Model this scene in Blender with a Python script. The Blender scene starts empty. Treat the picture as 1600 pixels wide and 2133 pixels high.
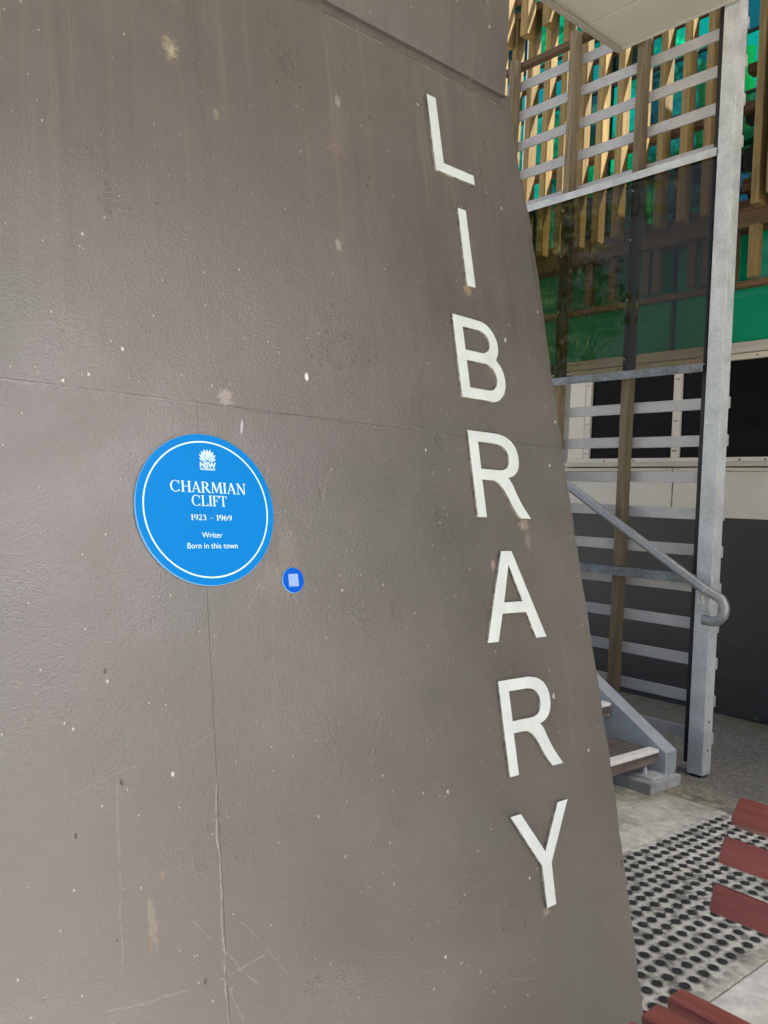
import bpy, bmesh, math, random
from mathutils import Vector, Matrix, noise as mnoise
R = math.radians
random.seed(7)
scn = bpy.context.scene
col = scn.collection

# ------------------------------------------------------------------ camera
yaw, pitch, roll = R(49.147), R(-0.595), R(-2.629)
fw = Vector((math.cos(yaw)*math.cos(pitch), math.sin(yaw)*math.cos(pitch), math.sin(pitch)))
rt = Vector((math.sin(yaw), -math.cos(yaw), 0))
up = rt.cross(fw)
RX = rt*math.cos(roll) - up*math.sin(roll)
UX = up*math.cos(roll) + rt*math.sin(roll)
cd = bpy.data.cameras.new('camera'); cam = bpy.data.objects.new('camera', cd); col.objects.link(cam)
M = Matrix((RX, UX, -fw)).transposed().to_4x4(); M.translation = (0, 0, 1.55)
cam.matrix_world = M
cd.sensor_fit = 'VERTICAL'; cd.sensor_height = 24; cd.lens = 24*1738.5/2133
cd.clip_start = .05; cd.clip_end = 800
scn.camera = cam

# ------------------------------------------------------------------ light
SUN = Vector((.30, -.44, .85)).normalized()
w = bpy.data.worlds.new('World'); scn.world = w; w.use_nodes = True
nt = w.node_tree; bg = nt.nodes['Background']
sky = nt.nodes.new('ShaderNodeTexSky'); sky.sky_type = 'NISHITA'; sky.sun_disc = False
sky.sun_elevation = math.asin(SUN.z); sky.sun_rotation = math.atan2(SUN.x, SUN.y)
sky.air_density = .7; sky.dust_density = 8.0; sky.ozone_density = 1.6
nt.links.new(sky.outputs[0], bg.inputs[0]); bg.inputs[1].default_value = .15
sl = bpy.data.lights.new('sun', 'SUN'); sl.energy = 5.0; sl.angle = R(.5); sl.color = (1, .95, .87)
so = bpy.data.objects.new('sun', sl); col.objects.link(so)
so.rotation_euler = SUN.to_track_quat('Z', 'Y').to_euler()
scn.view_settings.view_transform = 'Standard'; scn.view_settings.look = 'None'
scn.view_settings.gamma = 1; scn.view_settings.use_curve_mapping = False
scn.view_settings.exposure = 1.45
scn.cycles.use_denoising = True
scn.cycles.max_bounces = 10; scn.cycles.diffuse_bounces = 6; scn.cycles.transparent_max_bounces = 16
scn.cycles.sample_clamp_indirect = 6

# ------------------------------------------------------------------ materials
class Mat:
    """small builder round one principled material, all patterns in world position"""
    def __init__(s, name, color=(.5, .5, .5), rough=.5, metal=0, spec=.5):
        s.m = bpy.data.materials.new(name); s.m.use_nodes = True
        s.t = s.m.node_tree; s.b = s.t.nodes['Principled BSDF']
        s.b.inputs['Base Color'].default_value = (*color, 1)
        s.b.inputs['Roughness'].default_value = rough
        s.b.inputs['Metallic'].default_value = metal
        s.b.inputs['Specular IOR Level'].default_value = spec
        s.color = (*color, 1); s.rough = rough; s.h = None
        s.pos = s.n('ShaderNodeNewGeometry').outputs['Position']
    def n(s, t, **k):
        x = s.t.nodes.new(t)
        for a, b in k.items(): setattr(x, a, b)
        return x
    def link(s, a, sock):
        if hasattr(a, 'links') or hasattr(a, 'is_output'): s.t.links.new(a, sock)
        else: sock.default_value = a
    def math(s, op, a, b=0., c=None, clamp=False):
        x = s.n('ShaderNodeMath', operation=op, use_clamp=clamp)
        s.link(a, x.inputs[0]); s.link(b, x.inputs[1])
        if c is not None: s.link(c, x.inputs[2])
        return x.outputs[0]
    def sep(s, v=None):
        x = s.n('ShaderNodeSeparateXYZ'); s.link(v or s.pos, x.inputs[0]); return x.outputs
    def scaled(s, sc, v=None):
        x = s.n('ShaderNodeVectorMath', operation='MULTIPLY'); s.link(v or s.pos, x.inputs[0]); x.inputs[1].default_value = sc
        return x.outputs[0]
    def noise(s, scale, detail=3, rough=.5, sc=None, dist=0, v=None):
        x = s.n('ShaderNodeTexNoise'); x.inputs['Scale'].default_value = scale
        x.inputs['Detail'].default_value = detail; x.inputs['Roughness'].default_value = rough
        x.inputs['Distortion'].default_value = dist
        s.link(s.scaled(sc, v) if sc else (v or s.pos), x.inputs['Vector'])
        return x.outputs[0]
    def voro(s, scale, sc=None, feature='F1', rnd=1):
        x = s.n('ShaderNodeTexVoronoi', feature=feature); x.inputs['Scale'].default_value = scale
        x.inputs['Randomness'].default_value = rnd
        s.link(s.scaled(sc) if sc else s.pos, x.inputs['Vector'])
        return x.outputs
    def ramp(s, f, a, b, lo=0., hi=1.):
        x = s.n('ShaderNodeMapRange', interpolation_type='SMOOTHSTEP')
        s.link(f, x.inputs[0])
        for i, q in enumerate((a, b, lo, hi)): x.inputs[i+1].default_value = q
        return x.outputs[0]
    def mix(s, f, c, base=None, mode='MIX'):
        x = s.n('ShaderNodeMix', data_type='RGBA', blend_type=mode, clamp_factor=True)
        s.link(f, x.inputs[0]); s.link(base if base is not None else s.color, x.inputs[6])
        s.link(c if not isinstance(c, tuple) else (*c[:3], 1), x.inputs[7])
        s.color = x.outputs[2]; s.t.links.new(s.color, s.b.inputs['Base Color']); return s
    def vary(s, f, lo, hi):
        x = s.n('ShaderNodeCombineColor')
        v = s.ramp(f, .3, .7, lo, hi)
        for i in range(3): s.link(v, x.inputs[i])
        return s.mix(1., x.outputs[0], mode='MULTIPLY')
    def roughmap(s, f, lo, hi):
        s.link(s.ramp(f, .3, .7, lo, hi), s.b.inputs['Roughness']); return s
    def bump(s, f, strength, dist=.01):
        x = s.n('ShaderNodeBump'); x.inputs['Strength'].default_value = strength; x.inputs['Distance'].default_value = dist
        s.link(f, x.inputs['Height'])
        if s.h is not None: s.link(s.h, x.inputs['Normal'])
        s.h = x.outputs[0]; s.t.links.new(s.h, s.b.inputs['Normal']); return s
    def rand(s): return s.n('ShaderNodeObjectInfo').outputs['Random']

def metal_galv(name, c=(.42, .45, .47), rough=.5, scale=28, spread=.35, metal=.55):
    m = Mat(name, c, rough, metal)
    m.vary(m.noise(scale*2.2, 4, .7), 1-spread*.35, 1+spread*.3)
    m.vary(m.noise(7, 5, .65), 1-spread*.6, 1+spread*.35)
    m.mix(m.ramp(m.noise(60, 3, .7), .62, .72, 0, .35), (.55, .57, .57))
    m.roughmap(m.noise(14, 4), rough-.12, rough+.15)
    m.bump(m.noise(150, 2), .06, .004)
    return m.m
def wood(name, c, axis, rough=.6, spread=.4, dark=(.03, .025, .02), damp=.3, scale=1., coat=0):
    m = Mat(name, c, rough)
    sc = [42*scale]*3; sc[axis] = 2.2
    g = m.noise(1, 5, .65, sc=tuple(sc), dist=.6)
    m.vary(g, 1-spread, 1+spread)
    sc2 = [7.]*3; sc2[axis] = 1.2
    m.mix(m.ramp(m.noise(1, 4, .6, sc=tuple(sc2)), .5, .75, 0, damp), dark)
    x = m.n('ShaderNodeCombineColor'); v = m.ramp(m.rand(), 0, 1, .82, 1.18)
    for i in range(3): m.link(v, x.inputs[i])
    m.mix(1., x.outputs[0], mode='MULTIPLY')
    m.bump(g, .25, .004)
    m.b.inputs['Coat Weight'].default_value = coat; m.b.inputs['Coat Roughness'].default_value = .25
    return m.m

# painted concrete of the leaning wall
def wall_paint():
    m = Mat('wall_paint', (.096, .0865, .0745), .34, 0, 1.0)
    o = m.sep(); x, z = o[0], o[2]
    m.vary(m.noise(1.6, 4, .55), .86, 1.13)
    m.mix(m.ramp(m.noise(2.3, 3, .5),   .52, .68, 0, .5), (.102, .083, .079))
    m.mix(m.ramp(m.noise(3.1, 3, .5, v=m.scaled((1.3, 1, .8))), .55, .7, 0, .45), (.082, .084, .071))
    # rain streaks under the ledge
    hi = m.ramp(z, 1.55, 2.7)
    st = m.noise(1, 5, .7, sc=(34, 1, .9))
    m.mix(m.math('MULTIPLY', m.ramp(st, .52, .72), m.math('MULTIPLY', hi, .38)), (.20, .17, .125))
    st2 = m.noise(1, 4, .7, sc=(19, 1, .6))
    m.mix(m.math('MULTIPLY', m.ramp(st2, .55, .75), m.math('MULTIPLY', hi, .65)), (.05, .041, .030))
    st4 = m.noise(1, 5, .75, sc=(75, 1, 1.6))
    m.mix(m.math('MULTIPLY', m.ramp(st4, .55, .72), m.math('MULTIPLY', hi, .3)), (.19, .16, .12))
    rr = m.ramp(x, 1.5, 2.1)
    st3 = m.noise(1, 6, .75, sc=(60, 1, 3.5))
    m.mix(m.math('MULTIPLY', m.ramp(st3, .56, .74), m.math('MULTIPLY', rr, .40)), (.23, .215, .19))
    # chips and flecks
    def flecks(scale, r0, r1, keep, c, amt, sc=(1, 1, .7)):
        v = m.voro(scale, sc)
        d = m.math('ADD', v[0], m.math('MULTIPLY', m.math('SUBTRACT', m.noise(160, 2), .5), .07))
        q = m.sep(v[1])[0]
        k = m.math('GREATER_THAN', q, keep)
        f = m.math('MULTIPLY', m.ramp(d, r0, r1, 1, 0), k)
        m.mix(m.math('MULTIPLY', f, amt), c); return f
    f1 = flecks(15, .035, .075, .72, (.50, .48, .44), .8)
    f2 = flecks(31, .05, .10, .68, (.42, .40, .36), .65)
    f3 = flecks(7.3, .03, .055, .55, (.72, .71, .68), .9, (1, 1, .55))
    f4 = flecks(11.7, .03, .06, .55, (.03, .026, .022), .85)
    flecks(58, .06, .11, .80, (.45, .43, .40), .6)
    f5 = flecks(4.1, .03, .05, .5, (.30, .27, .22), .7, (1, 1, .5))
    # marks of their own shape: (x, z, rx, rz, colour, amount, soft)
    def mark(cx, cz, rx, rz, c, amt, tilt=0., rag=.9, ns=38):
        dx = m.math('SUBTRACT', x, cx); dz = m.math('SUBTRACT', z, cz)
        a, b = math.cos(tilt), math.sin(tilt)
        p = m.math('DIVIDE', m.math('ADD', m.math('MULTIPLY', dx, a), m.math('MULTIPLY', dz, b)), rx)
        q = m.math('DIVIDE', m.math('SUBTRACT', m.math('MULTIPLY', dz, a), m.math('MULTIPLY', dx, b)), rz)
        d = m.math('SQRT', m.math('ADD', m.math('MULTIPLY', p, p), m.math('MULTIPLY', q, q)))
        d = m.math('ADD', d, m.math('MULTIPLY', m.math('SUBTRACT', m.noise(ns, 5, .75), .5), rag*2))
        m.mix(m.ramp(d, .55, 1.05, amt, 0), c)
    K = 1/1.0266
    mark(.887, 2.682*K, .022, .036, (.30, .25, .16), .6, 0, 1.5, 85)
    mark(.890, 2.675*K, .009, .016, (.40, .35, .25), .6, 0, 1.3, 120)
    mark(1.00, 2.55*K, .010, .016, (.28, .24, .16), .5, 0, 1.5, 110)
    mark(1.372, 2.592*K, .028, .030, (.17, .11, .085), .6)
    mark(.722, .765*K, .010, .050, (.22, .185, .125), .45, .10, 1.3, 75)
    mark(.716, .722*K, .004, .018, (.17, .09, .03), .8, 0, 1.1, 110)
    mark(.748, .84*K, .005, .012, (.20, .12, .05), .7, 0, 1.1, 110)
    mark(1.06, 1.40*K, .055, .050, (.19, .15, .105), .32, 0, 1.6, 90)
    mark(1.10, 1.47*K, .030, .060, (.20, .15, .10), .30, 0, 1.7, 110)
    mark(1.003, 1.755*K, .004, .022, (.40, .39, .40), .8, -.15, .5, 60)
    mark(.965, 1.825*K, .022, .022, (.34, .30, .26), .55, 0, 1.7, 90)
    mark(1.225, 1.965*K, .006, .010, (.05, .042, .035), .85, 0, .8, 60)
    mark(1.514, 2.732*K, .008, .012, (.04, .035, .03), .85, 0, .9, 60)
    mark(1.845, 2.272*K, .020, .018, (.24, .18, .10), .85, 0, 1.6, 90)
    mark(1.965, 1.548*K, .026, .020, (.25, .21, .15), .85, 0, 1.6, 90)
    mark(1.975, 1.50*K, .016, .030, (.22, .20, .17), .5, 0, 1.6, 90)
    mark(1.805, 1.425*K, .010, .016, (.30, .22, .14), .8, 0, 1.4, 90)
    mark(1.845, .475*K, .014, .012, (.25, .22, .18), .7, 0, 1.5, 90)
    # scratches: (x0,z0,x1,z1,width)
    rng = random.Random(5)
    def scratch(x0, z0, x1, z1, wd, c, amt):
        L = math.hypot(x1-x0, z1-z0); ux, uz = (x1-x0)/L, (z1-z0)/L
        dx = m.math('SUBTRACT', x, (x0+x1)/2); dz = m.math('SUBTRACT', z, (z0+z1)/2)
        al = m.math('ABSOLUTE', m.math('ADD', m.math('MULTIPLY', dx, ux), m.math('MULTIPLY', dz, uz)))
        ac = m.math('SUBTRACT', m.math('MULTIPLY', dz, ux), m.math('MULTIPLY', dx, uz))
        ac = m.math('ABSOLUTE', m.math('ADD', ac, m.math('MULTIPLY', m.math('SUBTRACT', m.noise(9, 2), .5), .026)))
        f = m.math('MULTIPLY', m.ramp(ac, wd*.4, wd, 1, 0), m.ramp(al, L*.40, L*.5, 1, 0))
        f = m.math('MULTIPLY', f, m.ramp(m.noise(55, 3, .7), .38, .55))
        m.mix(m.math('MULTIPLY', f, amt*.55), c)
    lt = (.30, .30, .31)
    scratch(.872, 1.0, .868, .44, .0022, (.42, .41, .39), .6)
    scratch(.80, .73, .95, .55, .0022, lt, .45)
    scratch(.84, .60, .97, .615, .0025, lt, .5)
    scratch(.72, .50, .79, .535, .003, (.5, .55, .58), .8)
    scratch(.62, .62, .80, .60, .002, lt, .4)
    scratch(.86, .64, .90, .50, .002, lt, .45)
    scratch(.90, .70, 1.02, .56, .0018, lt, .35)
    scratch(.665, 1.02, .66, .66, .0035, (.19, .185, .18), .5)
    scratch(.58, .99, .72, 1.025, .002, lt, .25); scratch(.80, 1.03, .88, 1.055, .002, lt, .25)
    scratch(1.245, 1.62, 1.19, 1.49, .002, (.34, .30, .25), .6)
    scratch(1.06, 1.40, 1.12, 1.30, .0018, (.34, .30, .25), .5)
    scratch(1.02, 1.37, .98, 1.30, .0015, (.34, .30, .25), .5)
    scratch(1.33, 1.04, 1.28, .93, .005, (.20, .20, .205), .5)
    scratch(1.30, .72, 1.45, .80, .0018, lt, .35)
    for a_, b_, c_, q_, w_ in ((.40, .66, (.21, .20, .185), .7, .003), (.64, .93, (.21, .20, .185), .7, .003), (.985, 1.17, (.035, .03, .025), 1.3, .0032), (1.15, 1.36, (.05, .045, .04), .8, .0025), (1.55, 1.68, (.22, .21, .19), .7, .0025)):
        scratch(a_, 1.803*K, b_, 1.799*K, w_, c_, q_)
    for k in range(10):
        a = rng.uniform(0, 3.1); L = rng.uniform(.05, .16); cx, cz = rng.uniform(.45, 1.9), rng.uniform(.25, .95)
        scratch(cx, cz, cx+L*math.cos(a), cz+L*math.sin(a), .0018, lt, .35)
    # relief: roller stipple, trowel waves, grains and pits
    m.bump(m.noise(7, 4, .5, sc=(1, 1, .6)), .12, .012)
    skew = m.n('ShaderNodeVectorMath', operation='ADD')
    m.link(m.pos, skew.inputs[0]); 
    wv = m.n('ShaderNodeVectorMath', operation='SCALE'); m.link(m.n('ShaderNodeCombineXYZ').outputs[0], wv.inputs[0])
    m.bump(m.noise(265, 2, .5, sc=(.85, 1, 1.0)), .34, .0026)
    m.bump(m.noise(120, 2, .5), .10, .004)
    m.bump(m.noise(22, 4, .6), .06, .01)
    g = m.math('ADD', m.math('ADD', f1, f2), m.math('SUBTRACT', f3, m.math('MULTIPLY', f4, 1.5)))
    m.bump(g, .5, .003)
    m.roughmap(m.noise(5, 4), .27, .38)
    return m.m

WALL = wall_paint()
def letter_paint():
    m = Mat('letter_paint', (.545, .598, .570), .45)
    m.vary(m.noise(14, 4), .94, 1.05)
    m.mix(m.ramp(m.noise(55, 5, .75), .66, .76, 0, .5), (.38, .34, .26))
    m.bump(m.noise(90, 3), .08, .003); return m.m
LETTER = letter_paint()
def edge_grime_shade():
    m = Mat('letter_edge', (.30, .28, .23), .7); m.vary(m.noise(60, 4, .7), .3, 1.3); return m.m  # grime and shade round the letters, both put into the darker side colour
LEDGE = edge_grime_shade()
def plaque_blue(c):
    m = Mat('plaque_blue', c, .4, 0, .08); m.vary(m.noise(3, 2), .97, 1.03)
    m.mix(m.ramp(m.noise(70, 5, .8), .66, .74, 0, .25), (.25, .35, .45)); return m.m
BLUE = plaque_blue((.0, .178, .52)); BLUE2 = plaque_blue((.0, .085, .48))
RIM = Mat('plaque_rim', (.17, .38, .62), .4).m
PRINT = Mat('white_print', (.55, .76, .82), .45).m
PALE = Mat('pale_patch', (.22, .36, .66), .5).m
GALV = metal_galv('galvanised_steel', (.50, .53, .525), .55, 28, .3, .3)
GALVD = metal_galv('weathered_galvanised', (.19, .21, .22), .55, 18, .7, .45)
PIPE = metal_galv('galvanised_pipe', (.30, .315, .31), .40, 40, .25, .5)
ALU = metal_galv('slat_aluminium', (.43, .43, .415), .5, 12, .15, .3)
STRING = metal_galv('stringer_steel', (.34, .385, .40), .6, 14, .2, .25)
DARKST = Mat('dark_steel', (.012, .011, .010), .6).m
POSTW = wood('post_timber', (.155, .122, .070), 2, .75, .35, (.07, .055, .03), .45)
BATT = wood('batten_timber', (.225, .155, .050), 2, .75, .3, (.15, .10, .05), .4)
RAILW = wood('rail_timber', (.115, .07, .03), 1, .75, .35, (.11, .08, .05), .4)
TREADW = wood('tread_timber', (.125, .10, .085), 0, .8, .5, (.04, .035, .03), .5)
BENCH = wood('bench_timber', (.20, .054, .042), 1, .30, .22, (.06, .014, .012), .35, 1., .5)
def nosing():
    m = Mat('nosing_white', (.68, .67, .62), .6); m.vary(m.noise(25, 4, .7), .85, 1.05)
    m.mix(m.ramp(m.noise(60, 4, .8), .6, .7, 0, .4), (.35, .33, .28)); return m.m
NOSE = nosing()
def concrete(name, c, rough=.85, moss=0., grit=.5, broom=False, worn=(.12, .115, .10)):
    m = Mat(name, c, rough)
    m.vary(m.noise(1.3, 5, .6), .82, 1.15)
    m.vary(m.noise(14, 6, .7), .80, 1.2)
    if broom:
        b = m.noise(1, 5, .7, sc=(55, 7, 7), v=None, dist=.4)
        m.vary(b, .82, 1.12); m.bump(b, .35, .004)
    m.mix(m.ramp(m.noise(5, 5, .7), .50, .70, 0, grit), worn)
    m.mix(m.ramp(m.noise(85, 3, .7), .62, .70, 0, grit), (.05, .048, .043))
    if moss: m.mix(m.ramp(m.noise(2.2, 5, .7), .45, .65, 0, moss), (.115, .125, .055))
    m.bump(m.noise(120, 4, .7), .35, .004)
    return m
CONC_SMOOTH = concrete('smooth_paving', (.58, .58, .53), .8, 0, .22).m
def tactile_conc():
    m = concrete('brushed_concrete', (.47, .47, .40), .85, .45, .6, True)
    o = m.sep()
    # scuffed dirt that collects between the studs
    band = m.math('MULTIPLY', m.ramp(o[1], 1.30, 1.36), m.ramp(o[1], 2.09, 2.13, 1, 0))
    m.mix(m.math('MULTIPLY', band, .45), (.56, .57, .54))
    gx = m.math('SUBTRACT', m.math('FRACT', m.math('DIVIDE', m.math('SUBTRACT', o[0], 4.168-.0627*40-.03135), .0627)), .5)
    gy = m.math('SUBTRACT', m.math('FRACT', m.math('DIVIDE', m.math('SUBTRACT', o[1], 1.378-.0627*10-.03135), .0627)), .5)
    gd = m.math('SQRT', m.math('ADD', m.math('MULTIPLY', gx, gx), m.math('MULTIPLY', gy, gy)))
    gd = m.math('ADD', gd, m.math('MULTIPLY', m.math('SUBTRACT', m.noise(30, 4, .7), .5), .5))
    m.mix(m.math('MULTIPLY', m.math('MULTIPLY', m.ramp(gd, .27, .52, 1, 0), band), .8), (.10, .10, .085))
    d = m.ramp(m.noise(13, 5, .7), .47, .62)
    m.mix(m.math('MULTIPLY', m.math('MULTIPLY', d, band), .75), (.075, .075, .06))
    return m.m
CONC_TACT = tactile_conc()
def aggregate():
    m = concrete('exposed_aggregate', (.12, .117, .10), .9, .5, .5)
    v = m.voro(75)
    m.mix(m.ramp(m.sep(v[1])[0], .62, .8, 0, .55), (.24, .235, .21))
    o = m.sep()
    edge = m.math('MULTIPLY', m.ramp(o[0], 5.75, 6.35), m.ramp(m.noise(5, 5, .7), .35, .6))
    m.mix(m.math('MULTIPLY', edge, .75), (.085, .082, .034))
    e2 = m.math('MULTIPLY', m.ramp(o[0], 4.72, 4.36), m.ramp(m.noise(6, 5, .7), .38, .6))
    m.mix(m.math('MULTIPLY', e2, .7), (.33, .34, .22))
    m.bump(v[0], .6, .006)
    return m.m
AGG = aggregate()
FOOT = concrete('footing_concrete', (.34, .345, .335), .85, 0, .3).m
GROUND = concrete('plaza_ground', (.45, .435, .40), .9, .2, .3).m
MORTAR = concrete('rough_mortar', (.095, .08, .064), .85, 0, .4).m
def stud():
    m = Mat('stud_rubber', (.024, .025, .027), .38); m.vary(m.noise(40, 4, .7), .6, 1.5)
    m.mix(m.ramp(m.noise(90, 3, .7), .62, .7, 0, .3), (.12, .12, .11)); return m.m
STUD = stud()
def dark_wall():
    m = Mat('dark_wall_paint', (.036, .034, .032), .5); m.vary(m.noise(1.5, 4), .9, 1.12)
    v = m.voro(16); k = m.math('GREATER_THAN', m.sep(v[1])[0], .78)
    m.mix(m.math('MULTIPLY', m.ramp(v[0], .03, .07, 1, 0), m.math('MULTIPLY', k, .6)), (.28, .27, .26))
    m.mix(m.ramp(m.noise(1, 5, .7, sc=(1, 25, 1)), .62, .75, 0, .2), (.09, .085, .08))
    m.bump(m.noise(60, 3), .1, .004); return m.m
DARKW = dark_wall()
def white_clad(c=(.60, .57, .48)):
    m = Mat('cream_cladding', c, .42); m.vary(m.noise(2.5, 4), .95, 1.04)
    m.mix(m.ramp(m.noise(1, 5, .7, sc=(1, 30, 2)), .62, .78, 0, .18), (.40, .37, .30)); return m.m
CREAM = white_clad()
DUSTY = white_clad((.46, .43, .35))
BLACKG = Mat('dark_screen_glass', (.006, .006, .0065), .2, 0, .16).m
SCREW = Mat('screw_head', (.02, .02, .02), .4, .3).m
def green_panel():
    m = Mat('green_panel', (.0, .225, .112), .1, 0, .5); m.vary(m.noise(1.2, 2), .92, 1.08); return m.m
GREEN = green_panel()
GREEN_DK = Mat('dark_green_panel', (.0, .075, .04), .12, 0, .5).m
def tint(name, c, rough=.04):
    m = Mat(name, c, rough, 1.0, .5); m.bump(m.noise(2.2, 2), .05, .05); return m.m
TINTS = [tint('emerald_glass', (.01, .70, .36)), tint('teal_glass', (.02, .24, .20)), tint('blue_glass', (.03, .13, .14)),
         tint('sea_glass', (.015, .50, .34)), tint('dark_glass', (.02, .07, .07))]
def perspex():
    m = bpy.data.materials.new('smoky_perspex'); m.use_nodes = True; t = m.node_tree
    t.nodes.remove(t.nodes['Principled BSDF']); out = t.nodes['Material Output']
    tr = t.nodes.new('ShaderNodeBsdfTransparent'); tr.inputs[0].default_value = (.57, .53, .42, 1)
    gl = t.nodes.new('ShaderNodeBsdfGlossy'); gl.inputs['Roughness'].default_value = .03; gl.inputs[0].default_value = (.72, .69, .60, 1)
    fr = t.nodes.new('ShaderNodeFresnel'); fr.inputs[0].default_value = 1.45
    g = t.nodes.new('ShaderNodeNewGeometry'); no = t.nodes.new('ShaderNodeTexNoise'); no.inputs['Scale'].default_value = 3.2
    mp = t.nodes.new('ShaderNodeVectorMath'); mp.operation = 'MULTIPLY'; mp.inputs[1].default_value = (1, 2.4, .35)
    t.links.new(g.outputs['Position'], mp.inputs[0]); t.links.new(mp.outputs[0], no.inputs['Vector'])
    bp = t.nodes.new('ShaderNodeBump'); bp.inputs['Strength'].default_value = .045; bp.inputs['Distance'].default_value = .03
    t.links.new(no.outputs[0], bp.inputs['Height']); t.links.new(bp.outputs[0], gl.inputs['Normal'])
    mx = t.nodes.new('ShaderNodeMixShader'); t.links.new(fr.outputs[0], mx.inputs[0])
    t.links.new(tr.outputs[0], mx.inputs[1]); t.links.new(gl.outputs[0], mx.inputs[2])
    t.links.new(mx.outputs[0], out.inputs[0]); return m
PERSPEX = perspex()
def soffit():
    m = Mat('soffit_board', (.40, .385, .335), .6); m.vary(m.noise(1.2, 4), .94, 1.05); return m.m
SOFF = soffit()
SOFFD = Mat('soffit_trim', (.27, .25, .205), .6).m
UPPERW = Mat('upper_wall', (.30, .28, .25), .8).m
def leaves(name, c):
    m = Mat(name, c, .5); m.vary(m.noise(1.1, 3), .55, 1.5); m.b.inputs['Transmission Weight'].default_value = 0
    return m.m
LEAF = [leaves('leaf_green', (.045, .085, .022)), leaves('leaf_dark', (.035, .075, .025))]
BARK = wood('bark', (.10, .08, .06), 2, .9, .5)
DRY = Mat('dry_leaf', (.55, .30, .12), .6).m
LITTER = Mat('litter', (.20, .11, .055), .8).m
WEED = Mat('weed_green', (.05, .10, .06), .6).m

# ------------------------------------------------------------------ mesh helpers
class MB:
    def __init__(s): s.v = []; s.f = []; s.mi = []
    def add(s, vs, fs, mi=0):
        o = len(s.v); s.v += [tuple(p) for p in vs]; s.f += [tuple(o+i for i in f) for f in fs]; s.mi += [mi]*len(fs); return s
    def box(s, a, b, mi=0):
        (x0, y0, z0), (x1, y1, z1) = a, b
        vs = [(x0,y0,z0),(x1,y0,z0),(x1,y1,z0),(x0,y1,z0),(x0,y0,z1),(x1,y0,z1),(x1,y1,z1),(x0,y1,z1)]
        return s.add(vs, [(0,3,2,1),(4,5,6,7),(0,1,5,4),(1,2,6,5),(2,3,7,6),(3,0,4,7)], mi)
    def prism(s, prof, a, b, fn, mi=0):
        """profile of 2-D points swept from a to b; fn(p, t) gives the 3-D point"""
        n = len(prof); vs = [fn(p, a) for p in prof]+[fn(p, b) for p in prof]
        fs = [tuple(range(n))[::-1], tuple(range(n, 2*n))]+[(i, (i+1) % n, n+(i+1) % n, n+i) for i in range(n)]
        return s.add(vs, fs, mi)
    def tube(s, pts, r, seg=12, cap=True, mi=0):
        pts = [Vector(p) for p in pts]; rs = r if isinstance(r, (list, tuple)) else [r]*len(pts)
        vs = []; prev = None
        for i, p in enumerate(pts):
            d = (pts[min(i+1, len(pts)-1)]-pts[max(i-1, 0)]).normalized()
            if prev is None:
                a = d.orthogonal().normalized()
            else:
                a = (prev-d*prev.dot(d)).normalized()
            prev = a; b = d.cross(a)
            vs += [p+(a*math.cos(2*math.pi*k/seg)+b*math.sin(2*math.pi*k/seg))*rs[i] for k in range(seg)]
        fs = [(i*seg+k, i*seg+(k+1) % seg, (i+1)*seg+(k+1) % seg, (i+1)*seg+k) for i in range(len(pts)-1) for k in range(seg)]
        if cap: fs += [tuple(range(seg))[::-1], tuple(range((len(pts)-1)*seg, len(pts)*seg))]
        return s.add(vs, fs, mi)
    def mesh(s, name, mats, smooth=False, bevel=0, seg=2):
        me = bpy.data.meshes.new(name); me.from_pydata(s.v, [], s.f)
        for m in (mats if isinstance(mats, (list, tuple)) else [mats]): me.materials.append(m)
        me.polygons.foreach_set('material_index', s.mi)
        bm = bmesh.new(); bm.from_mesh(me)
        bmesh.ops.recalc_face_normals(bm, faces=bm.faces)
        if bevel: bmesh.ops.bevel(bm, geom=[e for e in bm.edges if len(e.link_faces) == 2 and e.calc_face_angle(0) > .5], offset=bevel, segments=seg, affect='EDGES', profile=.6)
        bm.to_mesh(me); bm.free()
        if smooth:
            me.polygons.foreach_set('use_smooth', [True]*len(me.polygons))
            me.set_sharp_from_angle(angle=R(40))
        return me
def link(name, me, parent=None, loc=(0, 0, 0)):
    o = bpy.data.objects.new(name, me); col.objects.link(o)
    if parent is not None: o.parent = parent
    o.location = loc; return o
def tag(o, label, cat, group=None):
    o['label'] = label; o['category'] = cat
    if group: o['group'] = group
    return o
def thing(name, loc, label, cat, group=None):
    o = bpy.data.objects.new(name, None); col.objects.link(o); o.location = loc; o.empty_display_size = .1
    return tag(o, label, cat, group)
def worldpos(o):
    p = Vector(o.location); q = o.parent
    while q is not None: p += Vector(q.location); q = q.parent
    return p
def part(name, mb, mats, parent, bevel=0, smooth=False, seg=2):
    """a part whose mesh is given in place; its origin is the middle of its base"""
    xs = [[p[i] for p in mb.v] for i in range(3)]
    c = Vector(((min(xs[0])+max(xs[0]))/2, (min(xs[1])+max(xs[1]))/2, min(xs[2])))
    mb.v = [tuple(Vector(p)-c) for p in mb.v]
    return link(name, mb.mesh(name, mats, smooth, bevel, seg), parent, c-(worldpos(parent) if parent is not None else Vector()))
def box(name, a, b, mat, parent, bevel=0):
    return part(name, MB().box(a, b), mat, parent, bevel)
def rep(name, me, parent, p):
    return link(name, me, parent, Vector(p)-worldpos(parent))

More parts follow.
